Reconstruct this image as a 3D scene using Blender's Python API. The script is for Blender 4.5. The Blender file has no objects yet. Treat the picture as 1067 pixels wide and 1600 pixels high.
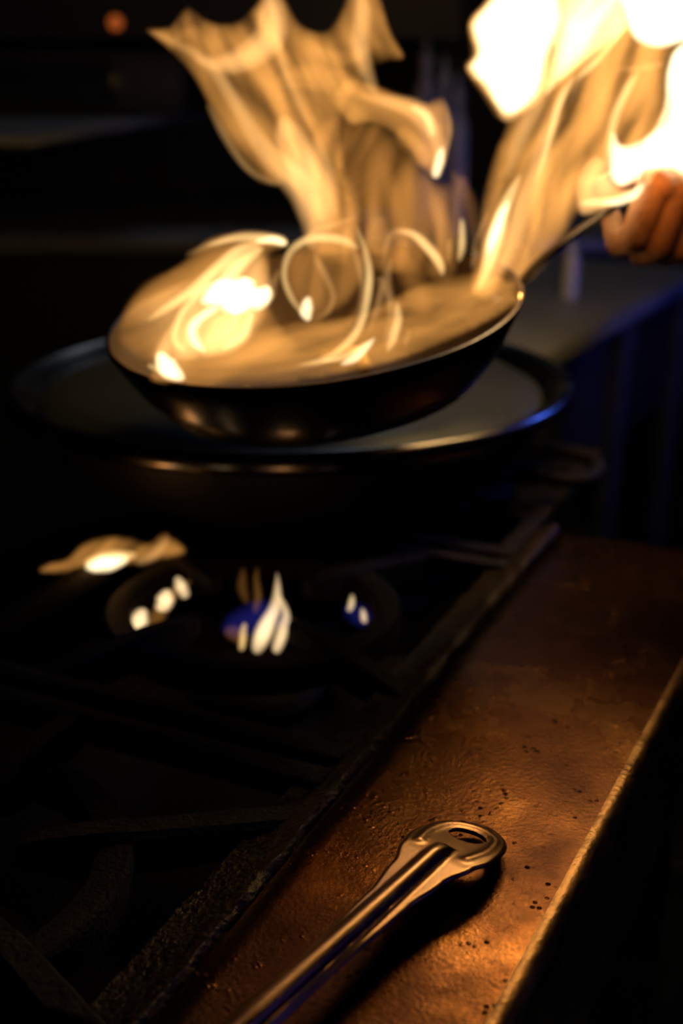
import bpy, bmesh, math, random
from mathutils import Vector, Matrix, noise, geometry
random.seed(7)
SC = bpy.context.scene
COL = SC.collection

# ------------------------------------------------------------------ camera
F_PX, W_PX, H_PX = 1850.0, 1067.0, 1600.0
PITCH = math.radians(19.9)
CAM = Vector((0, 0, .34))
FW = Vector((0, math.cos(PITCH), -math.sin(PITCH)))
UP = Vector((0, math.sin(PITCH), math.cos(PITCH)))
RT = Vector((1, 0, 0))
cd = bpy.data.cameras.new('camera')
cam = bpy.data.objects.new('camera', cd)
COL.objects.link(cam)
cam.location = CAM
cam.rotation_euler = (math.pi / 2 - PITCH, 0, 0)
cd.sensor_fit = 'VERTICAL'
cd.sensor_height = 36
cd.lens = 36 * F_PX / H_PX
cd.clip_start = .01
cd.dof.use_dof = True
cd.dof.focus_distance = .55
cd.dof.aperture_fstop = 4.5
SC.camera = cam

# ------------------------------------------------------------------ world, exposure, lights
w = bpy.data.worlds.new('world')
SC.world = w
w.use_nodes = True
w.node_tree.nodes['Background'].inputs[0].default_value = (.35, .45, 1, 1)
w.node_tree.nodes['Background'].inputs[1].default_value = .0012
SC.view_settings.view_transform = 'Standard'
SC.view_settings.look = 'None'
SC.view_settings.exposure = 0
SC.view_settings.gamma = 1
SC.cycles.use_denoising = True
SC.cycles.max_bounces = 5
SC.cycles.caustics_reflective = False
SC.cycles.caustics_refractive = False


def area(name, loc, target, size, power, col):
    l = bpy.data.lights.new(name, 'AREA')
    l.size = size
    l.energy = power
    l.color = col
    o = bpy.data.objects.new(name, l)
    o.location = loc
    o.rotation_euler = (Vector(target) - Vector(loc)).to_track_quat('-Z', 'Y').to_euler()
    COL.objects.link(o)
    return o


def spot(name, loc, target, deg, size, power, col):
    l = bpy.data.lights.new(name, 'SPOT')
    l.spot_size = math.radians(deg)
    l.spot_blend = .6
    l.shadow_soft_size = size
    l.energy = power
    l.color = col
    o = bpy.data.objects.new(name, l)
    o.location = loc
    o.rotation_euler = (Vector(target) - Vector(loc)).to_track_quat('-Z', 'Y').to_euler()
    COL.objects.link(o)
    return o


spot('added_blue_spot', (.95, 1.5, .5), (.11, .99, .075), 17, .02, 9, (.05, .14, 1))  # these blue spots are added, each for one accent; their source is unseen
spot('added_blue_spot', (1.15, 1.35, .02), (.50, 1.95, -.12), 60, .04, 6, (.07, .12, 1))
spot('added_blue_spot', (1.3, .2, .8), (.45, 1.3, -.7), 22, .03, 4, (.3, .5, 1))
spot('added_blue_spot', (1.3, .2, .8), (.03, .42, .02), 14, .05, 3.0, (.10, .08, 1))
area('added_back_fill', (.1, 2.7, 1.5), (0, 2.6, 0), .5, 1.2, (.7, .82, 1))  # added overhead fill for the dim back area, no lamp seen there


# ------------------------------------------------------------------ helpers
def P(px, py, depth):
    """point seen at pixel px,py at the given distance along the view axis"""
    return CAM + depth * (FW + RT * ((px - W_PX / 2) / F_PX) + UP * ((H_PX / 2 - py) / F_PX))


def PZ(px, py, z):
    """point of the horizontal plane z"""
    d = FW + RT * ((px - W_PX / 2) / F_PX) + UP * ((H_PX / 2 - py) / F_PX)
    return CAM + d * ((z - CAM.z) / d.z)


def link(name, me, mat=None, parent=None):
    o = bpy.data.objects.new(name, me)
    COL.objects.link(o)
    if mat:
        me.materials.clear()
        me.materials.append(mat)
    if parent:
        o.parent = parent
        bpy.context.view_layer.update()
        o.matrix_parent_inverse = parent.matrix_world.inverted()
    return o


def from_bm(name, bm, mat, parent=None, smooth=True, angle=40):
    bmesh.ops.recalc_face_normals(bm, faces=bm.faces)
    me = bpy.data.meshes.new(name)
    bm.to_mesh(me)
    bm.free()
    if smooth:
        for p in me.polygons:
            p.use_smooth = True
        me.set_sharp_from_angle(angle=math.radians(angle))
    return link(name, me, mat, parent)


def empty(name, loc, label, cat, group=None):
    o = bpy.data.objects.new(name, None)
    o.empty_display_size = .02
    COL.objects.link(o)
    o.location = loc
    tag(o, label, cat, group)
    bpy.context.view_layer.update()
    return o


def tag(o, label, cat, group=None):
    o['label'] = label
    o['category'] = cat
    if group:
        o['group'] = group
    return o


def box_bm(bm, c, size, M=None, bevel=0):
    r = bmesh.ops.create_cube(bm, size=1)
    vs = r['verts']
    for v in vs:
        v.co = Vector((v.co.x * size[0], v.co.y * size[1], v.co.z * size[2]))
    if bevel:
        es = list({e for v in vs for e in v.link_edges})
        rb = bmesh.ops.bevel(bm, geom=es, offset=bevel, segments=2, affect='EDGES', profile=.5)
        vs = list({v for f in rb['faces'] for v in f.verts} | {v for v in vs if v.is_valid})
    for v in vs:
        v.co = v.co + Vector(c)
        if M:
            v.co = M @ v.co
    return vs


def lathe_bm(bm, prof, seg=64, M=None, closed=True):
    """prof: list of (r, z); revolve about z"""
    rings = []
    for (r, z) in prof:
        if r < 1e-6:
            rings.append([bm.verts.new((0, 0, z))])
        else:
            rings.append([bm.verts.new((r * math.cos(2 * math.pi * i / seg), r * math.sin(2 * math.pi * i / seg), z))
                          for i in range(seg)])
    for a, b in zip(rings[:-1], rings[1:]):
        for i in range(seg):
            j = (i + 1) % seg
            if len(a) == 1 and len(b) == 1:
                continue
            if len(a) == 1:
                bm.faces.new((a[0], b[i], b[j]))
            elif len(b) == 1:
                bm.faces.new((a[i], b[0], a[j]))
            else:
                bm.faces.new((a[i], b[i], b[j], a[j]))
    if M:
        for rg in rings:
            for v in rg:
                v.co = M @ v.co
    return rings


def tube_bm(bm, pts, radii, seg=12, squash=1.0, up=Vector((0, 0, 1))):
    rings = []
    n = len(pts)
    for i, p in enumerate(pts):
        t = (pts[min(i + 1, n - 1)] - pts[max(i - 1, 0)]).normalized()
        a = t.cross(up)
        if a.length < 1e-4:
            a = t.cross(Vector((1, 0, 0)))
        a.normalize()
        b = a.cross(t).normalized()
        r = radii[i] if isinstance(radii, (list, tuple)) else radii
        rings.append([bm.verts.new(p + a * (r * math.cos(2 * math.pi * k / seg)) + b * (squash * r * math.sin(2 * math.pi * k / seg)))
                      for k in range(seg)])
    for A, B in zip(rings[:-1], rings[1:]):
        for k in range(seg):
            bm.faces.new((A[k], A[(k + 1) % seg], B[(k + 1) % seg], B[k]))
    bm.faces.new(rings[0][::-1])
    bm.faces.new(rings[-1])


def catmull(pts, n_per=8, closed=False):
    out = []
    m = len(pts)
    k = len(pts[0])
    rng = range(m if closed else m - 1)
    for i in rng:
        if closed:
            p = [pts[(i - 1) % m], pts[i], pts[(i + 1) % m], pts[(i + 2) % m]]
        else:
            p = [pts[max(i - 1, 0)], pts[i], pts[i + 1], pts[min(i + 2, m - 1)]]
        for s in range(n_per):
            t = s / n_per
            out.append(tuple(.5 * ((2 * p[1][c]) + (-p[0][c] + p[2][c]) * t + (2 * p[0][c] - 5 * p[1][c] + 4 * p[2][c] - p[3][c]) * t * t
                                   + (-p[0][c] + 3 * p[1][c] - 3 * p[2][c] + p[3][c]) * t ** 3) for c in range(k)))
    if not closed:
        out.append(tuple(pts[-1]))
    return out


# ------------------------------------------------------------------ materials
def mat_new(name):
    m = bpy.data.materials.new(name)
    m.use_nodes = True
    nt = m.node_tree
    nt.nodes.clear()
    return m, nt, nt.nodes.new('ShaderNodeOutputMaterial')


def surf(name, col, rough=.5, metal=0, var=.25, scale=30, bump=.0, bump_scale=200, col2=None, rough_var=.1, emit=None, spec=.5):
    m, nt, out = mat_new(name)
    N, L = nt.nodes.new, nt.links.new
    b = N('ShaderNodeBsdfPrincipled')
    L(b.outputs[0], out.inputs[0])
    tc = N('ShaderNodeTexCoord')
    no = N('ShaderNodeTexNoise')
    no.inputs['Scale'].default_value = scale
    no.inputs['Detail'].default_value = 6
    L(tc.outputs['Object'], no.inputs['Vector'])
    rp = N('ShaderNodeValToRGB')
    c2 = col2 or tuple(c * (1 - var) for c in col)
    rp.color_ramp.elements[0].position = .35
    rp.color_ramp.elements[1].position = .65
    rp.color_ramp.elements[0].color = (*c2, 1)
    rp.color_ramp.elements[1].color = (*col, 1)
    L(no.outputs[0], rp.inputs[0])
    L(rp.outputs[0], b.inputs['Base Color'])
    mr = N('ShaderNodeMapRange')
    mr.inputs[3].default_value = max(.03, rough - rough_var)
    mr.inputs[4].default_value = min(1, rough + rough_var)
    L(no.outputs[0], mr.inputs[0])
    L(mr.outputs[0], b.inputs['Roughness'])
    b.inputs['Metallic'].default_value = metal
    b.inputs['Specular IOR Level'].default_value = spec
    if bump:
        n2 = N('ShaderNodeTexNoise')
        n2.inputs['Scale'].default_value = bump_scale
        n2.inputs['Detail'].default_value = 4
        L(tc.outputs['Object'], n2.inputs['Vector'])
        bp = N('ShaderNodeBump')
        bp.inputs['Strength'].default_value = bump
        bp.inputs['Distance'].default_value = .002
        L(n2.outputs[0], bp.inputs['Height'])
        L(bp.outputs[0], b.inputs['Normal'])
    if emit:
        b.inputs['Emission Color'].default_value = (*emit[:3], 1)
        b.inputs['Emission Strength'].default_value = emit[3]
    return m


def flame_mat(name, col, e):
    m, nt, out = mat_new(name)
    em = nt.nodes.new('ShaderNodeEmission')
    em.inputs[0].default_value = (*col, 1)
    em.inputs[1].default_value = e
    nt.links.new(em.outputs[0], out.inputs['Volume'])
    return m


def ledge_mat():
    m, nt, out = mat_new('greasy_steel')
    N, L = nt.nodes.new, nt.links.new
    b = N('ShaderNodeBsdfPrincipled')
    L(b.outputs[0], out.inputs[0])
    tc = N('ShaderNodeTexCoord')

    def nz(scale, detail=5, rough=.6):
        n = N('ShaderNodeTexNoise')
        n.inputs['Scale'].default_value = scale
        n.inputs['Detail'].default_value = detail
        n.inputs['Roughness'].default_value = rough
        L(tc.outputs['Object'], n.inputs['Vector'])
        return n

    def ramp(src, stops):
        r = N('ShaderNodeValToRGB')
        e = r.color_ramp.elements
        while len(e) < len(stops):
            e.new(.5)
        for k, (p, c) in enumerate(stops):
            e[k].position = p
            e[k].color = (*c, 1)
        L(src, r.inputs[0])
        return r
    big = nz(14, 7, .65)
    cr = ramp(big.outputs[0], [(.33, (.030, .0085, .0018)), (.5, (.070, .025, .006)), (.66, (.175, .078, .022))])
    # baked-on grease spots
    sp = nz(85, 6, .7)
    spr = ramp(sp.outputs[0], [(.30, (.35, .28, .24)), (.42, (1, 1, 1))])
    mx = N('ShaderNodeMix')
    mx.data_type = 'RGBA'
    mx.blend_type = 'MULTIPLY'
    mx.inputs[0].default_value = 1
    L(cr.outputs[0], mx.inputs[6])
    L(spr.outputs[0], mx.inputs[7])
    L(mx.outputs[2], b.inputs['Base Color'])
    b.inputs['Metallic'].default_value = 1
    rr = N('ShaderNodeMapRange')
    rr.inputs[1].default_value = .35
    rr.inputs[2].default_value = .65
    rr.inputs[3].default_value = .34
    rr.inputs[4].default_value = .22
    L(big.outputs[0], rr.inputs[0])
    L(rr.outputs[0], b.inputs['Roughness'])
    # droplets: a voronoi bump plus fine grain
    vo = N('ShaderNodeTexVoronoi')
    vo.inputs['Scale'].default_value = 210
    vo.inputs['Randomness'].default_value = 1
    L(tc.outputs['Object'], vo.inputs['Vector'])
    dr = ramp(vo.outputs['Distance'], [(.0, (1, 1, 1)), (.28, (0, 0, 0))])
    mask = nz(40, 3)
    mk = ramp(mask.outputs[0], [(.5, (0, 0, 0)), (.62, (1, 1, 1))])
    mu = N('ShaderNodeMath')
    mu.operation = 'MULTIPLY'
    L(dr.outputs[0], mu.inputs[0])
    L(mk.outputs[0], mu.inputs[1])
    gr = nz(420, 4)
    ad = N('ShaderNodeMath')
    ad.operation = 'MULTIPLY_ADD'
    ad.inputs[1].default_value = .35
    L(gr.outputs[0], ad.inputs[0])
    L(mu.outputs[0], ad.inputs[2])
    bp = N('ShaderNodeBump')
    bp.inputs['Strength'].default_value = .6
    bp.inputs['Distance'].default_value = .0012
    L(ad.outputs[0], bp.inputs['Height'])
    L(bp.outputs[0], b.inputs['Normal'])
    return m


M_LEDGE = ledge_mat()
M_LIP = surf('lip_glint_steel', (.30, .165, .065), .36, 1, .6, 45, .2, 300)  # flame reflection along the edge is put into this base colour
M_IRON = surf('cast_iron', (.012, .009, .008), .7, .1, .4, 60, .9, 350, spec=.16)
M_GRIME = surf('burnt_grime', (.035, .021, .013), .40, .25, .6, 90, 1.0, 300, spec=.35)
M_BLACK = surf('black_enamel', (.012, .012, .013), .55, 0, .3, 20)
M_PANSTEEL = surf('blackened_carbon_steel', (.035, .028, .024), .24, .7, .4, 25, .08, 120, rough_var=.05)
M_PANIN = surf('seasoned_pan_inside', (.11, .08, .055), .38, .6, .4, 25, .2, 150)
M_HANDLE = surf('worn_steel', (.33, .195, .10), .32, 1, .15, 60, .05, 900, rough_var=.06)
M_BIGPAN = surf('dull_steel', (.07, .08, .08), .4, .5, .25, 12)
M_RIM = surf('rim_steel', (.2, .19, .18), .24, 1, .2, 20)
M_COUNTER = surf('brushed_counter_steel', (.30, .30, .31), .45, .3, .2, 10)
M_PANEL = surf('painted_panel', (.22, .23, .26), .6, 0, .25, 6)
M_WALL = surf('sooty_wall', (.05, .05, .055), .8, 0, .3, 4)
M_FLOOR = surf('dark_floor', (.03, .03, .032), .6, 0, .4, 8)
M_SKIN = surf('warm_skin', (.56, .30, .18), .55, 0, .25, 130, .5, 260)
M_SLEEVE = surf('dark_cotton', (.05, .05, .06), .9, 0, .3, 200, .4, 400)
M_GLASS = surf('dark_bottle_glass', (.02, .025, .02), .08, 0, .2, 10)
M_PLASTIC = surf('pale_plastic', (.55, .56, .66), .4, 0, .15, 20)
M_CERAMIC = surf('white_ceramic', (.75, .74, .72), .25, 0, .08, 10)
M_FOOD = surf('golden_food', (.55, .36, .06), .5, 0, .4, 80, .5, 120)
M_PILOT = surf('amber_pilot_lens', (.5, .12, .02), .3, 0, .1, 10, emit=(1, .2, .03, .35))

FL = {
    'dim': flame_mat('flame_dim', (1, .40, .08), 11),
    'amber': flame_mat('flame_amber', (1, .42, .088), 18),
    'orange': flame_mat('flame_orange', (1, .52, .17), 42),
    'yellow': flame_mat('flame_yellow', (1, .63, .23), 150),
    'white': flame_mat('flame_white', (1, .76, .42), 260),
    'blue': flame_mat('flame_blue', (.08, .08, .9), 5),
    'pale': flame_mat('flame_pale', (1, .70, .36), 150),
}

# ------------------------------------------------------------------ room shell
FLOOR_Z = -.9


def struct(name, bm, mat, smooth=False):
    o = from_bm(name, bm, mat, None, smooth)
    o['kind'] = 'structure'
    return o


bm = bmesh.new(); box_bm(bm, (.3, 1.2, FLOOR_Z - .05), (5, 6, .1)); struct('floor', bm, M_FLOOR)
bm = bmesh.new(); box_bm(bm, (.3, 4.05, .45), (5, .1, 2.7)); struct('wall_back', bm, M_WALL)
bm = bmesh.new(); box_bm(bm, (-2.15, 1.2, .45), (.1, 5.8, 2.7)); struct('wall_left', bm, M_WALL)

# ------------------------------------------------------------------ the range
LL0, LL1 = PZ(394, 1406, 0), PZ(870, 830, 0)      # inner (left) edge of the steel ledge
LR0, LR1 = PZ(806, 1596, 0), PZ(1080, 1056, 0)    # outer (right) edge
UD = (LL1 - LL0).normalized()                      # along the ledge, away
VD = Vector((-UD.y, UD.x, 0))                      # towards the burners
RD = (LR1 - LR0).normalized()
ORG = LL0.copy()


def uv(p):
    d = p - ORG
    return d.dot(UD), d.dot(VD)


def UV(u, v, z=0):
    return ORG + UD * u + VD * v + Vector((0, 0, z))


M_UV = Matrix((( UD.x, VD.x, 0, ORG.x), (UD.y, VD.y, 0, ORG.y), (0, 0, 1, 0), (0, 0, 0, 1)))
u_end = uv(LL1)[0]
U0 = -.62
V_BACK = .62


def v_right(u):
    a = uv(LR0); b = uv(LR1)
    return a[1] + (b[1] - a[1]) * (u - a[0]) / (b[0] - a[0])


rng_root = empty('cooking_range', UV(0, .3, FLOOR_Z), 'black open burner cooking range with greasy steel front ledge', 'stove')
# ledge: slab with rounded outer lip and a turned down front
bm = bmesh.new()
prof_rows = []
NU = 40
for i in range(NU + 1):
    u = U0 + (u_end - U0) * i / NU
    vr = v_right(u)
    row = [(0.0, -.03), (0.0, -.0015), (-.0015, 0)]
    row += [(vr * k / 10, 0) for k in range(1, 10)]
    R = .008
    for k in range(0, 9):
        a = math.pi / 2 * k / 8
        row.append((vr + R - R * math.sin(a) - .0, -R + R * math.cos(a)))
    row += [(vr, -.10), (vr + .004, -.10), (vr + .004, -.03)]
    prof_rows.append([bm.verts.new(UV(u, v, z)) for v, z in row])
for A, B in zip(prof_rows[:-1], prof_rows[1:]):
    n = len(A)
    for k in range(n):
        bm.faces.new((A[k], A[(k + 1) % n], B[(k + 1) % n], B[k]))
bm.faces.new(prof_rows[0]); bm.faces.new(prof_rows[-1][::-1])
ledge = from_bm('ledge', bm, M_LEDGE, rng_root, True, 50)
ledge['label'] = 'grease-spotted brown-lit steel ledge along the front'
# body walls
bm = bmesh.new()
vb = v_right(0) + .01
box_bm(bm, ((U0 + u_end) / 2, vb + .015, -.5), (u_end - U0 - .01, .03, .78), M_UV)
from_bm('front_panel', bm, M_BLACK, rng_root, False)
# rolled lip, its lighter colour stands in for the line of reflected flame
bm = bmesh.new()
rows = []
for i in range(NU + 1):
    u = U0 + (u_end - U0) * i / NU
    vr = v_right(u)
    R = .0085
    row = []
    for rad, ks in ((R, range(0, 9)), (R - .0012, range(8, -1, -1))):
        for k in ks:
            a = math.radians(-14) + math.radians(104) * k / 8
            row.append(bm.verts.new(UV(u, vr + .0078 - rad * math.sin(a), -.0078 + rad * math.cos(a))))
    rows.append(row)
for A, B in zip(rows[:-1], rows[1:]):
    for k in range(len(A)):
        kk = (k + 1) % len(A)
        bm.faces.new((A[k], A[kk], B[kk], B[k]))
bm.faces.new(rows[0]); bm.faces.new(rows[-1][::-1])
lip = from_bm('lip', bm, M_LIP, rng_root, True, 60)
lip['label'] = 'rolled lip of the ledge with the flame glint put into its colour'
bm = bmesh.new()
box_bm(bm, ((U0 + u_end + .012) / 2, (.02 + V_BACK) / 2, -.48), (u_end + .012 - U0, V_BACK - .02, .76), M_UV)
box_bm(bm, (u_end + .012 + .245, (.085 + V_BACK) / 2, -.48), (.489, V_BACK - .085, .76), M_UV)
from_bm('oven_body', bm, M_BLACK, rng_root, False)
bm = bmesh.new()
box_bm(bm, ((U0 + u_end + .012) / 2, V_BACK / 2, -.088), (u_end + .012 - U0, V_BACK, .012), M_UV)
box_bm(bm, (u_end + .012 + .245, (.075 + V_BACK) / 2, -.088), (.489, V_BACK - .075, .012), M_UV)
from_bm('drip_tray', bm, M_IRON, rng_root, False)
# grimy frame rail beside the ledge
bm = bmesh.new()
NA = 120
rows = []
for i in range(NA + 1):
    u = U0 + (u_end + .02 - U0) * i / NA
    r = []
    for (v, z) in ((.003, -.08), (.003, -.004), (.006, -.0015), (.012, -.004), (.022, -.009), (.034, -.011), (.036, -.08)):
        q = UV(u, v, z)
        k = 0 if z < -.05 else noise.noise(q * 90) * .0016 + noise.noise(q * 300) * .0008
        r.append(bm.verts.new(q + Vector((0, 0, k)) + VD * k * .6))
    rows.append(r)
for A, B in zip(rows[:-1], rows[1:]):
    for k in range(len(A)):
        kk = (k + 1) % len(A)
        bm.faces.new((A[k], A[kk], B[kk], B[k]))
bm.faces.new(rows[0]); bm.faces.new(rows[-1][::-1])
fr = from_bm('side_rail', bm, M_GRIME, rng_root, True, 60)

# burners
C1 = PZ(396, 945, -.006)
u1, v1 = uv(C1)
BURN = [(u1, v1), (u1 - .325, v1), (u1 - .65, v1), (u1 + .325, v1 + .02)]
for (u, v) in BURN:
    bm = bmesh.new()
    T = Matrix.Translation(UV(u, v, -.082))
    lathe_bm(bm, [(0, 0), (.045, 0), (.05, .012), (.046, .02), (.036, .026), (.03, .024), (.018, .024), (.012, .03), (0, .031)], 40, T)
    bh = from_bm('burner_head', bm, M_IRON, rng_root, True, 35)


def grate(u, v, nf, rin, rot, label):
    g = empty('burner_grate', UV(u, v, -.076), label, 'grate', 'cast iron burner grates')
    S = .1575
    # square outer frame, four bars
    for k in range(4):
        bm = bmesh.new()
        A = Matrix.Rotation(k * math.pi / 2, 4, 'Z')
        off = S - .008
        vs = box_bm(bm, (0, -off, -.014), (2 * S - (0 if k % 2 == 0 else .032), .016, .016), None, .002)
        for x in bm.verts:
            x.co = M_UV @ (Matrix.Translation((u, v, 0)) @ (A @ x.co))
        from_bm('frame_bar', bm, M_IRON, g, True, 40)
    # ring
    bm = bmesh.new()
    T = M_UV @ Matrix.Translation((u, v, 0))
    lathe_bm(bm, [(rin, -.006), (rin + .002, -.0045), (rin + .016, -.0045), (rin + .018, -.007), (rin + .018, -.022), (rin, -.022), (rin, -.006)], 64, T)
    from_bm('ring', bm, M_IRON, g, True, 40)
    # fingers running from the frame across the ring towards the middle
    for k in range(nf):
        a = rot + 2 * math.pi * k / nf
        d = Vector((math.cos(a), math.sin(a), 0))
        far = min(S / max(abs(d.x), 1e-6), S / max(abs(d.y), 1e-6)) - .006
        pr = Vector((-d.y, d.x, 0))
        bm = bmesh.new()
        st = []
        for (r, hw, zt, zb) in ((far, .009, -.007, -.024), (rin + .02, .0085, -.001, -.024), (rin, .008, .001, -.026), (rin * .75, .0068, .001, -.02), (rin * .55, .0048, -.001, -.012)):
            c = d * r
            st.append([bm.verts.new(T @ (c + pr * sx * hw * q + Vector((0, 0, z)))) for sx, q, z in ((-1, 1, zb), (-1, 1, zt - .003), (-1, .7, zt), (1, .7, zt), (1, 1, zt - .003), (1, 1, zb))])
        for A_, B_ in zip(st[:-1], st[1:]):
            for q in range(6):
                bm.faces.new((A_[q], A_[(q + 1) % 6], B_[(q + 1) % 6], B_[q]))
        bm.faces.new(st[0]); bm.faces.new(st[-1][::-1])
        from_bm('finger', bm, M_IRON, g, True, 35)
    # feet
    for sx in (-1, 1):
        for sy in (-1, 1):
            bm = bmesh.new()
            box_bm(bm, (u + sx * (S - .012), v + sy * (S - .012), -.051), (.014, .014, .060), M_UV, .002)
            from_bm('foot', bm, M_IRON, g, True, 40)
    return g


grate(u1, v1, 4, .086, 2.69, 'cast iron grate over the lit burner under the skillet')
grate(u1 - .325, v1, 6, .082, .15, 'dark cast iron grate in front of the lit burner, beside the bare handle')
grate(u1 - .65, v1, 6, .082, .3, 'cast iron grate nearest the viewer under the pan whose handle lies on the ledge')
grate(u1 + .325, v1 + .02, 6, .09, .1, 'cast iron grate under the big round pan at the back')

# ------------------------------------------------------------------ pan whose handle lies over the ledge (in focus)
HA, HB = PZ(733, 1287, .016), PZ(384, 1590, .023)
hd = (HB - HA); hd_flat = Vector((hd.x, hd.y, 0)).normalized()
HW = Vector((-hd_flat.y, hd_flat.x, 0))            # across the handle
HLEN = .235
tipO = HA - hd_flat * .017


def interp(tab, x):
    if x <= tab[0][0]:
        return tab[0][1]
    for (a, fa), (b, fb) in zip(tab[:-1], tab[1:]):
        if x <= b:
            t = (x - a) / (b - a)
            t = t * t * (3 - 2 * t)
            return fa + (fb - fa) * t
    return tab[-1][1]


W_TAB = [(.034, .0212), (.046, .0185), (.062, .0135), (.085, .0102), (.13, .0086), (.235, .0088)]


def half_w(s):
    if s < .034:
        q = 1 - s / .034
        return .0212 * (max(0, 1 - q ** 2.7)) ** .5
    return interp(W_TAB, s)


U_PATH = catmull([(.040, -.0125), (.028, -.0148), (.016, -.0135), (.009, -.0085), (.0065, 0), (.009, .0085), (.016, .0135), (.028, .0148), (.040, .0125)], 8)


def emboss(s, t):
    d = min(math.hypot(s - a, t - b) for a, b in U_PATH)
    return .0013 * math.exp(-(d / .0026) ** 2)


def spine_z(s):
    a = max(0, .050 - s)
    return .0165 + .03 * max(0, s - .05) ** 1.2 - .27 * a * a / (a + .010)


def handle_h(s, t):
    rr = .0043 + .0014 * min(1, max(0, (s - .045) / .12))
    h = 0
    if s > .036:
        st = min(1, (s - .036) / .012)
        amp = rr * math.sqrt(max(0, 1 - (1 - st) ** 2)) * .95
        q = abs(t) / rr
        if q < 1:
            h = amp * math.sqrt(1 - q * q)
        h = max(h, amp * .22 * math.exp(-((abs(t) - rr) / .0012) ** 2)) if q >= 1 else max(h, amp * .22)
    if s < .06:
        h = max(h, emboss(s, t))
    w_ = half_w(s)
    # rolled down edge
    e = max(0, abs(t) - (w_ - .0022)) / .0022
    return h - .0012 * e * e


pan2 = empty('frying_pan', tipO + hd_flat * .36, 'steel frying pan whose bare handle with hanging hole lies over the ledge', 'pan')
bm = bmesh.new()
NS, NT = 230, 56
ss = [HLEN * ((i / NS) ** 1.25) + .00003 for i in range(NS + 1)]
grid = []
HC, HS_, HT_ = .0180, .0066, .0088
st_of = {}
for s in ss:
    w_ = half_w(s)
    row = []
    for j in range(NT + 1):
        x = -1 + 2 * j / NT
        t = w_ * x
        v = bm.verts.new((0, 0, 0))
        st_of[v] = [s, t]
        row.append(v)
    grid.append(row)
for A, B in zip(grid[:-1], grid[1:]):
    for j in range(NT):
        bm.faces.new((A[j], A[j + 1], B[j + 1], B[j]))
kill = []
for f in bm.faces:
    cs = sum(st_of[v][0] for v in f.verts) / 4
    ct = sum(st_of[v][1] for v in f.verts) / 4
    if ((cs - HC) / HS_) ** 2 + (ct / HT_) ** 2 < 1:
        kill.append(f)
bmesh.ops.delete(bm, geom=kill, context='FACES')
for v in list(bm.verts):
    if not v.link_faces:
        st_of.pop(v, None)
        bm.verts.remove(v)
for v in bm.verts:
    s, t = st_of[v]
    if v.is_boundary:
        q = math.hypot((s - HC) / HS_, t / HT_)
        if .7 < q < 1.35:
            st_of[v] = [HC + (s - HC) / q, t / q]
for v in bm.verts:
    s, t = st_of[v]
    v.co = tipO + hd_flat * s + HW * t
    v.co.z = spine_z(s) + handle_h(s, t)
bmesh.ops.recalc_face_normals(bm, faces=bm.faces)
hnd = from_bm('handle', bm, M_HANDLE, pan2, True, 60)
sm = hnd.modifiers.new('thick', 'SOLIDIFY'); sm.thickness = .0018; sm.offset = -1
hnd['label'] = 'stamped steel handle with central ridge and oval hanging hole'
# the pan itself, just below the frame
pc = tipO + hd_flat * (HLEN + .125)
bm = bmesh.new()
T = Matrix.Translation((pc.x, pc.y, .0025))
lathe_bm(bm, [(0, 0), (.092, 0), (.102, .006), (.118, .026), (.130, .046), (.1325, .0475), (.134, .046), (.133, .043), (.121, .0235), (.104, .003), (.094, -.0016), (0, -.0016)][::-1], 64, T)
from_bm('pan_body', bm, M_PANSTEEL, pan2, True, 40)

# ------------------------------------------------------------------ skillet held over the burner
SK_PX, SK_D = (489, 478), .82
SKC = P(*SK_PX, SK_D)
ray = (SKC - CAM).normalized()
sr = RT.copy()
su = sr.cross(ray).normalized()
sr = ray.cross(su).normalized()
roll, open_ = math.radians(7.6), math.radians(18)
nn = (su * math.cos(roll) - sr * math.sin(roll)) * math.cos(open_) - ray * math.sin(open_)
nn.normalize()
ax = (sr * math.cos(roll) + su * math.sin(roll)); ax = (ax - nn * ax.dot(nn)).normalized()
ay = nn.cross(ax).normalized()
M_SK = Matrix(((ax.x, ay.x, nn.x, SKC.x), (ax.y, ay.y, nn.y, SKC.y), (ax.z, ay.z, nn.z, SKC.z), (0, 0, 0, 1)))
skillet = empty('skillet', SKC - nn * .06, 'blackened round skillet tilted in the air, full of flames', 'pan')
RS = .143
bm = bmesh.new()
lathe_bm(bm, [(0, -.056), (.098, -.056), (.110, -.050), (.124, -.034), (.135, -.016), (RS - .0015, -.0008), (RS, 0), (RS + .0015, -.0006), (RS + .0015, -.003),
              (.1385, -.015), (.1285, -.034), (.1135, -.053), (.100, -.0595), (0, -.0595)], 96, M_SK)
body = from_bm('pan_body', bm, M_PANSTEEL, skillet, True, 50)
body.data.materials.append(M_PANIN)
inv = M_SK.inverted()
for p in body.data.polygons:
    c = inv @ p.center
    nl = inv.to_3x3() @ p.normal
    if nl.z > .15 and c.z < -.001:
        p.material_index = 1
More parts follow.
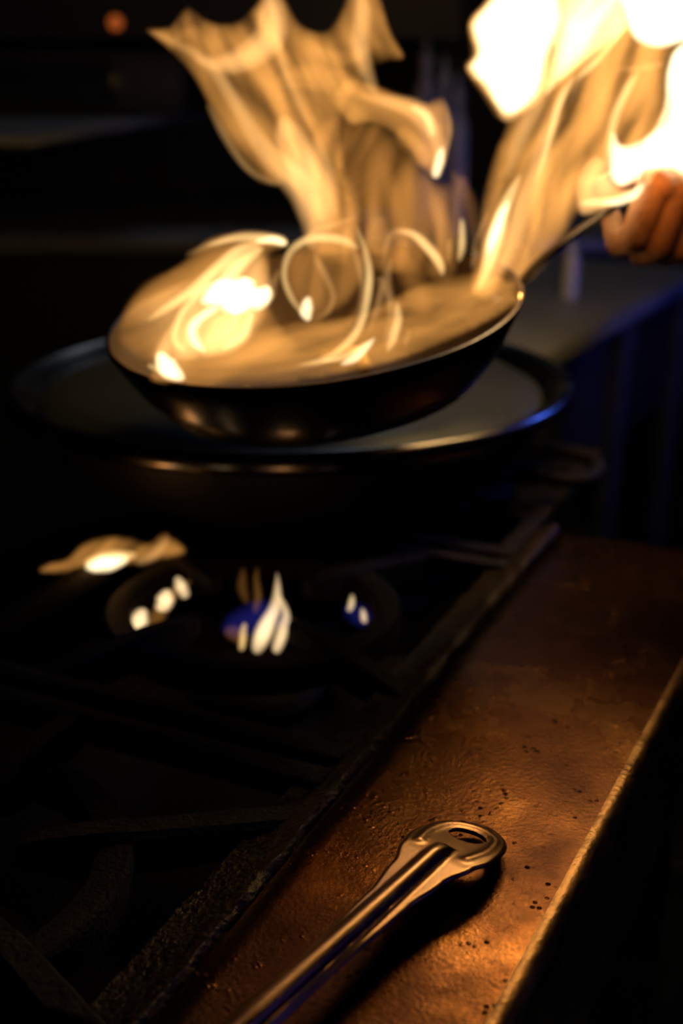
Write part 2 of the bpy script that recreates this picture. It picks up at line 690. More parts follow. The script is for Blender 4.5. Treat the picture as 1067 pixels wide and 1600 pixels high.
# flat riveted handle rising away from the rim
HA2 = math.radians(9)
hdir = Vector((math.cos(HA2), math.sin(HA2), 0))
hpts = []
for (r, z) in ((.128, -.022), (.139, -.020), (.150, -.012), (.17, .004), (.20, .020), (.235, .036), (.27, .050), (.33, .070)):
    hpts.append((r, 0, z))
hp = [M_SK @ (hdir * a + Vector((0, 0, c))) for a, b, c in catmull(hpts, 4)]
bm = bmesh.new()
tube_bm(bm, hp, [.0125 if i < 6 else .0055 + .002 * max(0, (i - 18) / 10) for i in range(len(hp))], 14, .42, nn)
sk_handle = from_bm('handle', bm, M_PANSTEEL, skillet, True, 50)
for k in (-1, 1):
    bm = bmesh.new()
    c = M_SK @ (hdir * .1285 + Vector((-hdir.y, hdir.x, 0)) * .008 * k + Vector((0, 0, -.0215)))
    bmesh.ops.create_uvsphere(bm, u_segments=12, v_segments=8, radius=.0042, matrix=Matrix.Translation(c))
    from_bm('rivet', bm, M_PANSTEEL, sk_handle)


# food in the skillet
def food(x, y, L, wd, ang, curl, label):
    bm = bmesh.new()
    pts = []
    for i in range(9):
        t = i / 8 - .5
        pts.append(M_SK @ (Vector((x, y, -.051)) + Matrix.Rotation(ang, 3, 'Z') @ Vector((t * L, curl * (t * t * 4 - .5), .003 * math.cos(t * 5)))))
    tube_bm(bm, pts, [wd * (.55 + .45 * math.cos((i / 8 - .5) * 2.6)) for i in range(9)], 12, .6, nn)
    o = from_bm('food_strip', bm, M_FOOD, None, True, 80)
    tag(o, label, 'food', 'food strips in the skillet')


food(-.005, -.055, .05, .0055, .1, .008, 'golden strip of food in the skillet below the flame bubble')
food(.03, -.062, .04, .005, -.5, .006, 'golden strip of food in the skillet under the thin arc of flame')
food(.05, -.03, .045, .006, .7, .008, 'golden strip of food in the skillet under the small right-hand curl of flame')
food(-.06, -.03, .05, .006, 1.2, .009, 'golden strip of food in the skillet under the bright white fire')
food(.02, .03, .045, .0055, 2.3, .008, 'golden strip of food towards the back of the skillet')


# ------------------------------------------------------------------ hand of the cook
hi = M_SK @ (hdir * .222 + Vector((0, 0, .0315)))
hx = Vector((.93, .30, .06)).normalized()
hz = Vector((0, 0, 1)); hz = (hz - hx * hz.dot(hx)).normalized()
hy = hz.cross(hx).normalized()
M_H = Matrix(((hx.x, hy.x, hz.x, hi.x), (hx.y, hy.y, hz.y, hi.y), (hx.z, hy.z, hz.z, hi.z), (0, 0, 0, 1)))


def capsule(bm, a, b, ra, rb):
    a, b = M_H @ Vector(a), M_H @ Vector(b)
    n = max(2, int((b - a).length / .004))
    d = (b - a)
    up = Vector((.3, .2, 1)).normalized()
    pts, rad = [], []
    u = d.normalized()
    for q in (1, .8, .5):
        pts.append(a - u * ra * q * .98); rad.append(ra * math.sqrt(max(.02, 1 - q * q)))
    for i in range(n + 1):
        t = i / n
        pts.append(a + d * t); rad.append(ra + (rb - ra) * t)
    for q in (.5, .8, 1):
        pts.append(b + u * rb * q * .98); rad.append(rb * math.sqrt(max(.02, 1 - q * q)))
    tube_bm(bm, pts, rad, 14, 1, up)


bm = bmesh.new()
wrist = (.098, -.002, .012)
elbow = (.34, -.03, .01)
for k in range(4):
    x0 = .004 + .0195 * k
    ln = (1.0, 1.08, 1.0, .82)[k]
    r = (.0098, .0100, .0094, .0082)[k]
    zt = .016 - .006 * k
    mcp = (x0 + .012, -.027, zt)
    pip = (x0 - .002, -.0245, zt - .036 * ln)
    dip = (x0 + .000, -.002, zt - .0425 * ln)
    tip = (x0 + .003, .0135, zt - .026 * ln)
    capsule(bm, wrist, mcp, .0165, r * 1.25)
    capsule(bm, (wrist[0] - .02, wrist[1] - .006, wrist[2] - .010), mcp, .016, r * 1.3)
    capsule(bm, mcp, pip, r * 1.18, r * 1.05)
    capsule(bm, pip, dip, r * 1.05, r * .92)
    capsule(bm, dip, tip, r * .92, r * .75)
# thumb along the top of the handle
t0, t1, t2, t3 = (.082, .006, .016), (.050, .010, .021), (.018, .004, .0215), (-.010, -.001, .013)
capsule(bm, t0, t1, .0175, .014)
capsule(bm, t1, t2, .014, .0108)
capsule(bm, t2, t3, .0112, .0078)
capsule(bm, (.07, -.01, .012), (.04, -.012, .008), .017, .015)
capsule(bm, (.08, -.004, .010), (.06, .004, .002), .016, .013)
capsule(bm, wrist, (.13, -.006, .012), .0235, .025)
capsule(bm, (.13, -.006, .012), elbow, .025, .038)
me = bpy.data.meshes.new('tmp_hand')
bm.to_mesh(me); bm.free()
tmp = bpy.data.objects.new('tmp_hand', me)
COL.objects.link(tmp)
rm = tmp.modifiers.new('r', 'REMESH'); rm.mode = 'VOXEL'; rm.voxel_size = .0014
s1 = tmp.modifiers.new('s', 'SMOOTH'); s1.factor = .5; s1.iterations = 7
dg = bpy.context.evaluated_depsgraph_get()
me2 = bpy.data.meshes.new_from_object(tmp.evaluated_get(dg))
bpy.data.objects.remove(tmp)
for p in me2.polygons:
    p.use_smooth = True
me2.name = 'person'
person = empty('person', M_H @ Vector((.06, 0, 0)), 'person shown by one hand gripping the skillet handle amid the flames', 'person')
link('hand', me2, M_SKIN, person)
bm = bmesh.new()
e1, e2 = Vector((.19, -.013, .0115)), Vector((.37, -.034, .0095))
pts = [M_H @ (e1.lerp(e2, t / 10)) for t in range(11)]
tube_bm(bm, pts, [.042 + .006 * math.sin(i * 1.7) * .4 + .0008 * i for i in range(11)], 28, 1)
from_bm('sleeve', bm, M_SLEEVE, person, True, 60)

# ------------------------------------------------------------------ big round pan on the back burner
BP = Vector((PZ(447, 628, .082).x, 1.1, .0))
bp = empty('large_pan', (BP.x, BP.y, .001), 'very wide dark round pan with steel rim behind the skillet', 'pan')
T = Matrix.Translation((BP.x, BP.y, .009))
bm = bmesh.new()
lathe_bm(bm, [(0, .074), (.12, .073), (.205, .070), (.222, .066), (.231, .060), (.236, .0585)], 96, T)
o = from_bm('plate', bm, M_BIGPAN, bp, True, 60)
sd = o.modifiers.new('t', 'SOLIDIFY'); sd.thickness = .003; sd.offset = -1
bm = bmesh.new()
lathe_bm(bm, [(.236, .0585), (.243, .063), (.252, .072), (.258, .0745), (.2625, .072), (.264, .066), (.262, .058), (.2585, .0545), (.252, .0535), (.240, .050), (.236, .0585)], 128, T)
from_bm('rim', bm, M_RIM, bp, True, 60)
bm = bmesh.new()
lathe_bm(bm, [(.246, .052), (.235, .03), (.205, -.003), (.19, -.0065), (0, -.0065)], 96, T)
from_bm('pan_body', bm, M_BLACK, bp, True, 40)
# side lug by the ledge end
bm = bmesh.new()
la = math.radians(-18)
for k, (r, z, hw) in enumerate(((.243, .045, .03),)):
    pts = [Vector((BP.x, BP.y, -.03)) + Vector((math.cos(la + b) * rr, math.sin(la + b) * rr, zz)) for b, rr, zz in
           ((-.16, .24, .047), (-.15, .27, .045), (-.10, .287, .044), (0, .292, .044), (.10, .287, .044), (.15, .27, .045), (.16, .24, .047))]
    tube_bm(bm, [Vector(p) for p in catmull([tuple(p) for p in pts], 4)], .0065, 10)
from_bm('side_handle', bm, M_IRON, bp, True, 50)

# ------------------------------------------------------------------ counter at the right, behind
CE0, CE1 = PZ(838, 552, .03), PZ(1067, 432, .03)
cdn = (CE1 - CE0).normalized()
cpn = Vector((-cdn.y, cdn.x, 0))
if cpn.x > 0:
    cpn = -cpn
M_C = Matrix(((cdn.x, cpn.x, 0, CE0.x), (cdn.y, cpn.y, 0, CE0.y), (0, 0, 1, 0), (0, 0, 0, 1)))
ctr = empty('counter', M_C @ Vector((.4, .2, FLOOR_Z)), 'steel work counter with blue-lit front edge behind the range', 'counter')
bm = bmesh.new()
box_bm(bm, (.40, .2, .016), (.86, .42, .03), M_C, .008)
from_bm('counter_top', bm, M_COUNTER, ctr, True, 35)
bm = bmesh.new()
box_bm(bm, (.40, .03, -.10), (.78, .02, .19), M_C, .002)
from_bm('apron', bm, M_BLACK, ctr, True, 35)
bm = bmesh.new()
box_bm(bm, (.40, .22, -.50), (.76, .02, .74), M_C, .002)
from_bm('back_panel', bm, M_PANEL, ctr, True, 35)
for (x, y) in ((.05, .02), (.40, .02), (.77, .02), (.05, .36), (.77, .36)):
    bm = bmesh.new()
    pts = [M_C @ Vector((x, y, z)) for z in (-.002, -.10, -.3, -.6, FLOOR_Z + .003)]
    tube_bm(bm, pts, [.035, .03, .022, .016, .014], 16)
    from_bm('leg', bm, M_BLACK, ctr, True, 50)


def bottle(name, base, prof, mat, label, cap=None, capmat=None, group=None):
    b = empty(name, base, label, 'bottle', group)
    bm = bmesh.new()
    lathe_bm(bm, prof, 28, Matrix.Translation(base))
    from_bm('body', bm, mat, b, True, 50)
    if cap:
        bm = bmesh.new()
        lathe_bm(bm, cap, 24, Matrix.Translation(base))
        from_bm('cap', bm, capmat or mat, b, True, 50)
    return b


def CT(px, py):
    return PZ(px, py, .0315)


# tall bottle glimpsed between the two plumes, and two shorter ones beside it
b0 = P(712, 262, 2.05)
gz = .0315


def stand(px, depth):
    q = P(px, 300, depth)
    return Vector((q.x, q.y, gz))


shelf = empty('back_counter', (-.1, 3.2, FLOOR_Z), 'long dim steel counter running across behind the flames', 'counter')
bm = bmesh.new(); box_bm(bm, (-.1, 3.2, .016), (2.6, 1.3, .03), None, .006)
from_bm('counter_top', bm, M_COUNTER, shelf, True, 35)
bm = bmesh.new(); box_bm(bm, (-.1, 3.22, -.451), (2.5, 1.2, .892), None, .004)
from_bm('cabinet', bm, M_BLACK, shelf, True, 35)


def tall(px, depth, top_py, rad, label, mat=M_PLASTIC):
    base = stand(px, depth)
    top = P(px, top_py, depth).z - gz
    h = top
    bottle('bottle', base, [(0, 0), (rad, 0), (rad * 1.04, .01), (rad, h * .62), (rad * .93, h * .68), (rad * .42, h * .78), (rad * .42, h * .82), (0, h * .82)], mat, label,
           [(0, h * .82 + .0005), (rad * .5, h * .82 + .0005), (rad * .48, h * .88), (rad * .2, h * .91), (rad * .12, h), (0, h)], mat, 'bottles behind the flames')


tall(662, 2.75, 55, .030, 'pale capped bottle behind the flames, left of the blue-edged bottles')
tall(690, 2.6, 88, .022, 'bottle with blue-lit cap standing between two others behind the flames')
tall(712, 2.47, 112, .022, 'tall blue-edged bottle nearest the right-hand plume')
tall(900, 1.75, 372, .012, 'slim blue-edged bottle on the right counter below the hand')

# plate edge seen through the left plume
q = P(572, 243, 2.6)
for k in range(3):
    bm = bmesh.new()
    T = Matrix.Translation((q.x, q.y, gz + .0005 + k * .0125))
    lathe_bm(bm, [(0, 0), (.04, 0), (.045, .002), (.07, .013), (.072, .0145), (.069, .0145), (.044, .0045), (0, .0035)], 40, T)
    tag(from_bm('plate', bm, M_CERAMIC, None, True, 50), ('bottom', 'middle', 'topmost')[k] + ' white plate of the little stack glimpsed through the tall left flame', 'plate', 'plates on the back counter')

# steel shelf at upper left with a dark box at its back
sh = empty('wall_shelf', (-.8, 2.6, .27), 'dim blue-grey steel shelf running back at upper left', 'shelf')
bm = bmesh.new()
SHA, SHB = Vector((-.43, 1.7, .27)), Vector((-.36, 3.4, .27))
vs = [(SHA.x, SHA.y), (SHB.x, 3.4), (-2.05, 3.4), (-2.05, SHA.y + .1)]
lo = [bm.verts.new((x, y, .258)) for x, y in vs]; hi_ = [bm.verts.new((x, y, .27)) for x, y in vs]
bm.faces.new(lo[::-1]); bm.faces.new(hi_)
for k in range(4):
    bm.faces.new((lo[k], lo[(k + 1) % 4], hi_[(k + 1) % 4], hi_[k]))
from_bm('board', bm, M_COUNTER, sh, False)
for (x, y) in ((-.45, 3.3), (-1.9, 1.75), (-1.9, 3.3)):
    bm = bmesh.new()
    zb = .032 if y > 2.6 and x > -1.4 else FLOOR_Z + .001
    tube_bm(bm, [Vector((x, y, zb)), Vector((x, y, .257))], .015, 14)
    from_bm('post', bm, M_BLACK, sh, True, 50)
bx = empty('appliance', (-1.1, 3.05, .271), 'dark boxy appliance standing at the back of the upper left shelf', 'appliance')
bm = bmesh.new(); box_bm(bm, (-1.1, 3.05, .341), (1.5, .5, .139), None, .01)
from_bm('casing', bm, M_BLACK, bx, True, 35)
bm = bmesh.new(); box_bm(bm, (-1.1, 2.792, .341), (1.2, .012, .09), None, .004)
from_bm('door', bm, M_GLASS, bx, True, 35)

# pilot lamp far left on a hanging hood
hood = empty('extractor_hood', (-.75, 3.1, 2.0), 'dark hanging hood with a dim amber pilot light at upper left', 'hood')
q = P(205, 42, 2.7)
bm = bmesh.new()
vs = [(-1.9, 2.72, q.z - .03), (.25, 2.72, q.z - .03), (.25, 3.6, q.z - .03), (-1.9, 3.6, q.z - .03),
      (-1.9, 2.72, q.z + .1), (.25, 2.72, q.z + .1), (.25, 3.6, q.z + .8), (-1.9, 3.6, q.z + .8)]
V = [bm.verts.new(v) for v in vs]
for f in ((0, 1, 2, 3), (4, 5, 6, 7), (0, 1, 5, 4), (1, 2, 6, 5), (2, 3, 7, 6), (3, 0, 4, 7)):
    bm.faces.new([V[i] for i in f])
from_bm('canopy', bm, M_BLACK, hood, False)
bm = bmesh.new()
lathe_bm(bm, [(0, 0), (.014, 0), (.014, .008), (.010, .013), (0, .015)], 20, Matrix.Translation((q.x, 2.72, q.z)) @ Matrix.Rotation(math.pi / 2, 4, 'X'))
from_bm('pilot_light', bm, M_PILOT, hood, True, 50)

# two dark bottles on the floor right of the range, only glints show
for k, (px, py, lab) in enumerate(((980, 1400, 'dark glass bottle on the floor with a single blue glint, nearer the range'),
                                   (1050, 1452, 'dark glass bottle on the floor with a long pale glint, at the right frame edge'))):
    q = PZ(px, py, FLOOR_Z + (.22, .20)[k])
    bottle('bottle', Vector((q.x, q.y, FLOOR_Z + .001)), [(0, 0), (.036, 0), (.04, .006), (.04, .17), (.034, .20), (.016, .235), (.0145, .285), (.017, .29), (.017, .30), (0, .30)], M_GLASS, lab,
           None, None, 'dark bottles on the floor')

# ------------------------------------------------------------------ flames
NF = [0]


def outward(bm):
    bmesh.ops.recalc_face_normals(bm, faces=bm.faces)
    if bm.calc_volume(signed=True) < 0:
        bmesh.ops.reverse_faces(bm, faces=bm.faces)


def flame_body(parent, outline, depth, half, mat, soft=1.0, flow=(0, -1), streak=.4, step=9, bend=.015, dmax=None, fs=(.006, .035), name='flame_sheet'):
    NF[0] += 1
    seed = NF[0] * 13.7
    per = sum(math.dist(outline[i], outline[i - 1]) for i in range(len(outline)))
    pts = catmull(outline, max(2, int(per / len(outline) / step)), True)
    n = len(pts)
    segs = [(Vector(pts[i]), Vector(pts[(i + 1) % n])) for i in range(n)]

    def bd(p):
        best = 1e9
        for a, b in segs:
            ab = b - a
            t = max(0, min(1, (p - a).dot(ab) / max(1e-9, ab.length_squared)))
            d = (a + ab * t - p).length_squared
            if d < best:
                best = d
        return math.sqrt(best)

    def inside(p):
        c = False
        for a, b in segs:
            if (a.y > p.y) != (b.y > p.y) and p.x < (b.x - a.x) * (p.y - a.y) / (b.y - a.y) + a.x:
                c = not c
        return c
    xs = [p[0] for p in pts]; ys = [p[1] for p in pts]
    co = [Vector(p) for p in pts]
    y = min(ys) + step / 2
    r = 0
    while y < max(ys):
        x = min(xs) + (step / 2 if r % 2 else 0)
        while x < max(xs):
            p = Vector((x + random.uniform(-1, 1) * step * .15, y + random.uniform(-1, 1) * step * .15))
            if inside(p) and bd(p) > step * .45:
                co.append(p)
            x += step
        y += step * .87
        r += 1
    res = geometry.delaunay_2d_cdt([c / 100 for c in co], [(i, (i + 1) % n) for i in range(n)], [], 1, 1e-6)
    vco = [v * 100 for v in res[0]]
    dist = [bd(v) for v in vco]
    D = dmax or max(dist)
    fl = Vector(flow).normalized()
    pr = Vector((-fl.y, fl.x))
    front, back = [], []
    V = []
    for v, d in zip(vco, dist):
        t = min(1, d / D)
        h = half * (1 - (1 - t) ** 2) ** soft
        wob = noise.noise(Vector((v.x * .006, v.y * .006, seed))) * 40
        a, c = v.dot(fl) * fs[0], (v.dot(pr) + wob) * fs[1]
        nz = noise.noise(Vector((a, c, seed))) + .6 * noise.noise(Vector((a * 2.1, c * 2.3, seed + 5)))
        h *= max(.08, 1 + streak * nz * 1.5)
        dd = depth(v.x, v.y) if callable(depth) else depth
        dd += bend * noise.noise(Vector((v.x * .008, v.y * .008, seed + 9)))
        if d < .05:
            V.append(P(v.x, v.y, dd)); front.append(len(V) - 1); back.append(len(V) - 1)
        else:
            V.append(P(v.x, v.y, dd - h)); front.append(len(V) - 1)
            V.append(P(v.x, v.y, dd + h)); back.append(len(V) - 1)
    F = []
    for f in res[2]:
        if len({front[i] for i in f}) == 3:
            F.append([front[i] for i in f])
            if any(front[i] != back[i] for i in f):
                F.append([back[i] for i in f][::-1])
    me = bpy.data.meshes.new(name)
    me.from_pydata(V, [], F)
    me.validate()
    for p in me.polygons:
        p.use_smooth = True
    bm = bmesh.new(); bm.from_mesh(me); outward(bm); bm.to_mesh(me); bm.free()
    return link(name, me, FL[mat], parent)


def tongue(parent, path, depth, mat, flat=.75, power=1.2, taper=.22, wig=1.5, name='flame_tongue'):
    """path: (px, py, r_px)"""
    NF[0] += 1
    seed = NF[0] * 7.3
    pts = catmull(path, 7)
    n = len(pts)
    K = 8
    flat *= max(1, 8.5 / max(p[2] for p in path))
    d0, d1 = depth if isinstance(depth, tuple) else (depth, depth)
    V, rows_f, rows_b = [], [], []
    for i, (x, y, r) in enumerate(pts):
        t = i / (n - 1)
        a, b = pts[max(i - 1, 0)], pts[min(i + 1, n - 1)]
        tg = Vector((b[0] - a[0], b[1] - a[1])).normalized()
        pr = Vector((-tg.y, tg.x))
        e = min(1, t / taper, (1 - t) / taper)
        e = math.sqrt(max(.0, 1 - (1 - e) ** 2))
        rr = max(.9, r * (.15 + .85 * e))
        w_ = wig * noise.noise(Vector((t * 4, seed, 0)))
        dd = d0 + (d1 - d0) * t
        f, k_ = [], []
        for k in range(K + 1):
            q = -1 + 2 * k / K
            c = Vector((x, y)) + pr * (q * rr + w_)
            h = flat * rr / F_PX * dd * (1 - q * q) ** power * (.25 + .75 * e)
            h *= 1 + .35 * noise.noise(Vector((t * 5, q * 2.5, seed)))
            if i in (0, n - 1):
                if k == 0:
                    V.append(P(x, y, dd))
                f.append(len(V) - 1); k_.append(len(V) - 1)
                continue
            if k in (0, K):
                V.append(P(c.x, c.y, dd)); f.append(len(V) - 1); k_.append(len(V) - 1)
            else:
                V.append(P(c.x, c.y, dd - h)); f.append(len(V) - 1)
                V.append(P(c.x, c.y, dd + h)); k_.append(len(V) - 1)
        rows_f.append(f); rows_b.append(k_)
    Fc = []
    for A, B in zip(rows_f[:-1], rows_f[1:]):
        for k in range(K):
            Fc.append(tuple(dict.fromkeys((A[k], A[k + 1], B[k + 1], B[k]))))
    for A, B in zip(rows_b[:-1], rows_b[1:]):
        for k in range(K):
            Fc.append(tuple(dict.fromkeys((A[k], B[k], B[k + 1], A[k + 1]))))
    me = bpy.data.meshes.new(name)
    me.from_pydata(V, [], Fc)
    bm = bmesh.new(); bm.from_mesh(me)
    bmesh.ops.remove_doubles(bm, verts=bm.verts, dist=1e-7)
    outward(bm); bm.to_mesh(me); bm.free()
    for p in me.polygons:
        p.use_smooth = True
    return link(name, me, FL[mat], parent)


def flame_light(name, px, py, depth, power, col=(1, .34, .06), r=.03):
    l = bpy.data.lights.new(name, 'POINT')
    l.energy = power
    l.color = col
    l.shadow_soft_size = r
    o = bpy.data.objects.new(name, l)
    o.location = P(px, py, depth)
    COL.objects.link(o)


D0 = .82
plume_l = empty('flame', P(500, 420, D0), 'tall amber flame leaping up and left from the middle of the skillet', 'flame')
B1 = [(484, 390), (476, 340), (454, 294), (420, 287), (388, 264), (352, 216), (328, 170), (302, 122), (270, 84), (227, 46), (262, 42), (278, 24), (295, 10), (320, 28),
      (345, 36), (372, 32), (398, 8), (417, -22), (440, -14), (466, 33), (499, 49), (520, 38), (537, 5), (553, -34), (580, -30), (597, 0), (611, 49), (624, 70), (632, 86), (628, 95), (608, 96),
      (585, 105), (565, 130), (545, 160), (535, 190), (535, 240), (545, 290), (560, 340), (565, 390), (520, 402)]
flame_body(plume_l, B1, D0, .0145, 'amber', .8, (-.5, -1), .75, 8, .02, 40)
B2 = [(520, 150), (545, 120), (580, 130), (610, 143), (640, 154), (665, 160), (694, 153), (707, 200), (699, 240), (686, 274), (675, 281), (652, 256), (636, 232), (612, 208), (580, 192), (545, 195)]
flame_body(plume_l, B2, D0 + .01, .016, 'amber', .8, (1, .5), .45, 8, .012, 28)
B3 = [(490, 200), (540, 175), (600, 190), (650, 250), (690, 285), (725, 270), (735, 300), (720, 380), (705, 440), (640, 430), (580, 425), (520, 412), (478, 392), (482, 330), (478, 260)]
flame_body(plume_l, B3, D0 + .015, .0095, 'dim', .8, (.1, -1), 1.1, 9, .02, 40)
for path, d, m in (
    ([(484, 392, 16), (490, 345, 24), (474, 300, 26), (440, 262, 22), (400, 215, 16), (362, 150, 14), (318, 92, 12), (232, 47, 9)], D0, 'orange'),
    ([(440, 290, 7), (405, 277, 7), (375, 250, 7), (348, 208, 7), (322, 160, 6)], D0 - .01, 'orange'),
    ([(505, 350, 16), (498, 300, 26), (475, 258, 34), (452, 215, 26), (440, 180, 16)], D0 + .01, 'orange'),
    ([(300, 90, 8), (340, 100, 16), (380, 92, 24), (420, 60, 28), (425, 15, 24), (418, -22, 10)], D0, 'orange'),
    ([(418, -15, 6), (428, 40, 8), (440, 90, 9), (462, 150, 8), (490, 210, 7)], D0 - .008, 'orange'),
    ([(262, 70, 5), (300, 50, 12), (325, 75, 14), (352, 108, 10)], D0 + .012, 'amber'),
    ([(560, -30, 10), (566, 20, 16), (562, 70, 18), (572, 110, 14), (590, 150, 10)], D0 + .006, 'orange'),
    ([(592, 10, 6), (603, 45, 8), (620, 78, 7), (632, 90, 4)], D0 + .006, 'amber'),
    ([(470, 60, 10), (510, 85, 14), (550, 90, 14), (580, 70, 10)], D0 + .012, 'amber'),
    ([(430, 130, 20), (480, 120, 24), (530, 130, 22), (590, 150, 16), (645, 170, 14), (678, 200, 12)], D0 + .014, 'amber'),
    ([(560, 150, 8), (610, 160, 14), (650, 174, 20), (676, 205, 17), (688, 245, 12), (678, 279, 7)], D0 + .008, 'orange'),
    ([(694, 156, 4), (702, 200, 6), (694, 240, 6), (680, 278, 5)], D0 + .006, 'orange'),
    ([(690, 228, 4), (687, 250, 9), (678, 279, 8)], D0 + .004, 'white'),
    ([(640, 165, 5), (668, 184, 9), (676, 215, 7)], D0 + .004, 'yellow'),
    ([(620, 200, 16), (650, 235, 20), (668, 262, 12)], D0 + .016, 'amber'),
    ([(500, 380, 10), (520, 320, 12), (512, 260, 10), (490, 210, 8)], D0 + .02, 'orange'),
    ([(540, 400, 10), (550, 330, 14), (535, 270, 10), (530, 220, 7)], D0 + .02, 'amber'),
    ([(700, 420, 10), (695, 370, 16), (680, 320, 16), (660, 270, 10)], D0 + .02, 'amber'),
    ([(740, 380, 8), (735, 330, 14), (722, 290, 12), (705, 265, 7)], D0 + .02, 'dim'),
    ([(640, 420, 8), (625, 360, 14), (612, 300, 16), (600, 250, 10)], D0 + .024, 'dim'),
    ([(590, 400, 16), (590, 370, 22), (592, 335, 14)], D0 + .02, 'amber'),
):
    tongue(plume_l, path, d, m)

pan_fire = empty('flame', M_SK @ Vector((-.06, 0, -.05)), 'low white-yellow fire with a curled tip in the left half of the skillet', 'flame')
B4 = [(182, 520), (194, 482), (232, 442), (285, 408), (325, 372), (370, 361), (420, 361), (451, 376), (448, 388), (424, 400), (424, 440), (424, 480), (446, 515), (470, 545), (440, 570), (380, 580), (300, 585), (240, 572), (200, 550)]
flame_body(pan_fire, B4, D0, .0095, 'amber', .8, (1, -.6), .5, 8, .015, 35)
B4b = [(238, 560), (262, 512), (290, 468), (330, 425), (375, 394), (412, 398), (424, 440), (418, 490), (398, 525), (365, 552), (310, 562)]
flame_body(pan_fire, B4b, D0 - .01, .0085, 'orange', .8, (.6, -1), .8, 7, .01, 30)
for path, d, m in (
    ([(228, 502, 5), (262, 480, 8), (305, 452, 11), (340, 418, 12), (372, 392, 10), (410, 380, 8)], D0 - .02, 'yellow'),
    ([(322, 385, 5), (360, 374, 7), (405, 372, 9), (436, 376, 10), (450, 382, 5)], D0 - .015, 'yellow'),
    ([(398, 378, 4), (425, 374, 7), (449, 381, 6)], D0 - .02, 'white'),
    ([(288, 400, 4), (330, 382, 7), (380, 366, 6), (420, 366, 4)], D0, 'orange'),
    ([(396, 486, 6), (410, 464, 16), (420, 446, 8)], D0 - .02, 'white'),
    ([(312, 474, 9), (345, 458, 24), (368, 465, 28), (396, 462, 17), (410, 450, 8)], D0 - .02, 'white'),
    ([(322, 480, 6), (350, 445, 15), (372, 415, 13), (398, 395, 9), (412, 386, 5)], D0 - .015, 'yellow'),
    ([(362, 490, 8), (378, 462, 20), (384, 432, 16)], D0 - .02, 'white'),
    ([(322, 551, 5), (304, 532, 9), (302, 510, 9), (318, 492, 8), (345, 476, 9)], D0 - .022, 'white'),
    ([(290, 550, 6), (273, 530, 7), (282, 495, 7), (305, 465, 8), (330, 440, 7)], D0 - .02, 'yellow'),
    ([(300, 545, 8), (330, 535, 22), (355, 510, 26), (370, 485, 14)], D0 - .01, 'orange'),
    ([(345, 548, 6), (376, 528, 10), (388, 505, 9), (395, 485, 7)], D0 - .02, 'yellow'),
    ([(248, 548, 7), (262, 574, 18), (290, 594, 6)], D0 - .07, 'white'),
    ([(228, 570, 3), (252, 578, 8), (284, 592, 4)], D0 - .072, 'yellow'),
    ([(192, 515, 7), (210, 480, 14), (245, 445, 15), (300, 418, 9)], D0 + .01, 'dim'),
    ([(395, 450, 8), (412, 425, 12), (410, 400, 10), (400, 388, 6)], D0 - .01, 'amber'),
    ([(420, 470, 10), (428, 440, 8), (438, 420, 4)], D0 - .01, 'orange'),
    ([(310, 575, 6), (370, 560, 12), (430, 540, 12), (500, 535, 8)], D0 - .05, 'amber'),
    ([(250, 582, 4), (320, 586, 7), (400, 581, 7), (480, 570, 7), (540, 563, 5)], D0 - .085, 'amber'),
):
    tongue(pan_fire, path, d, m)

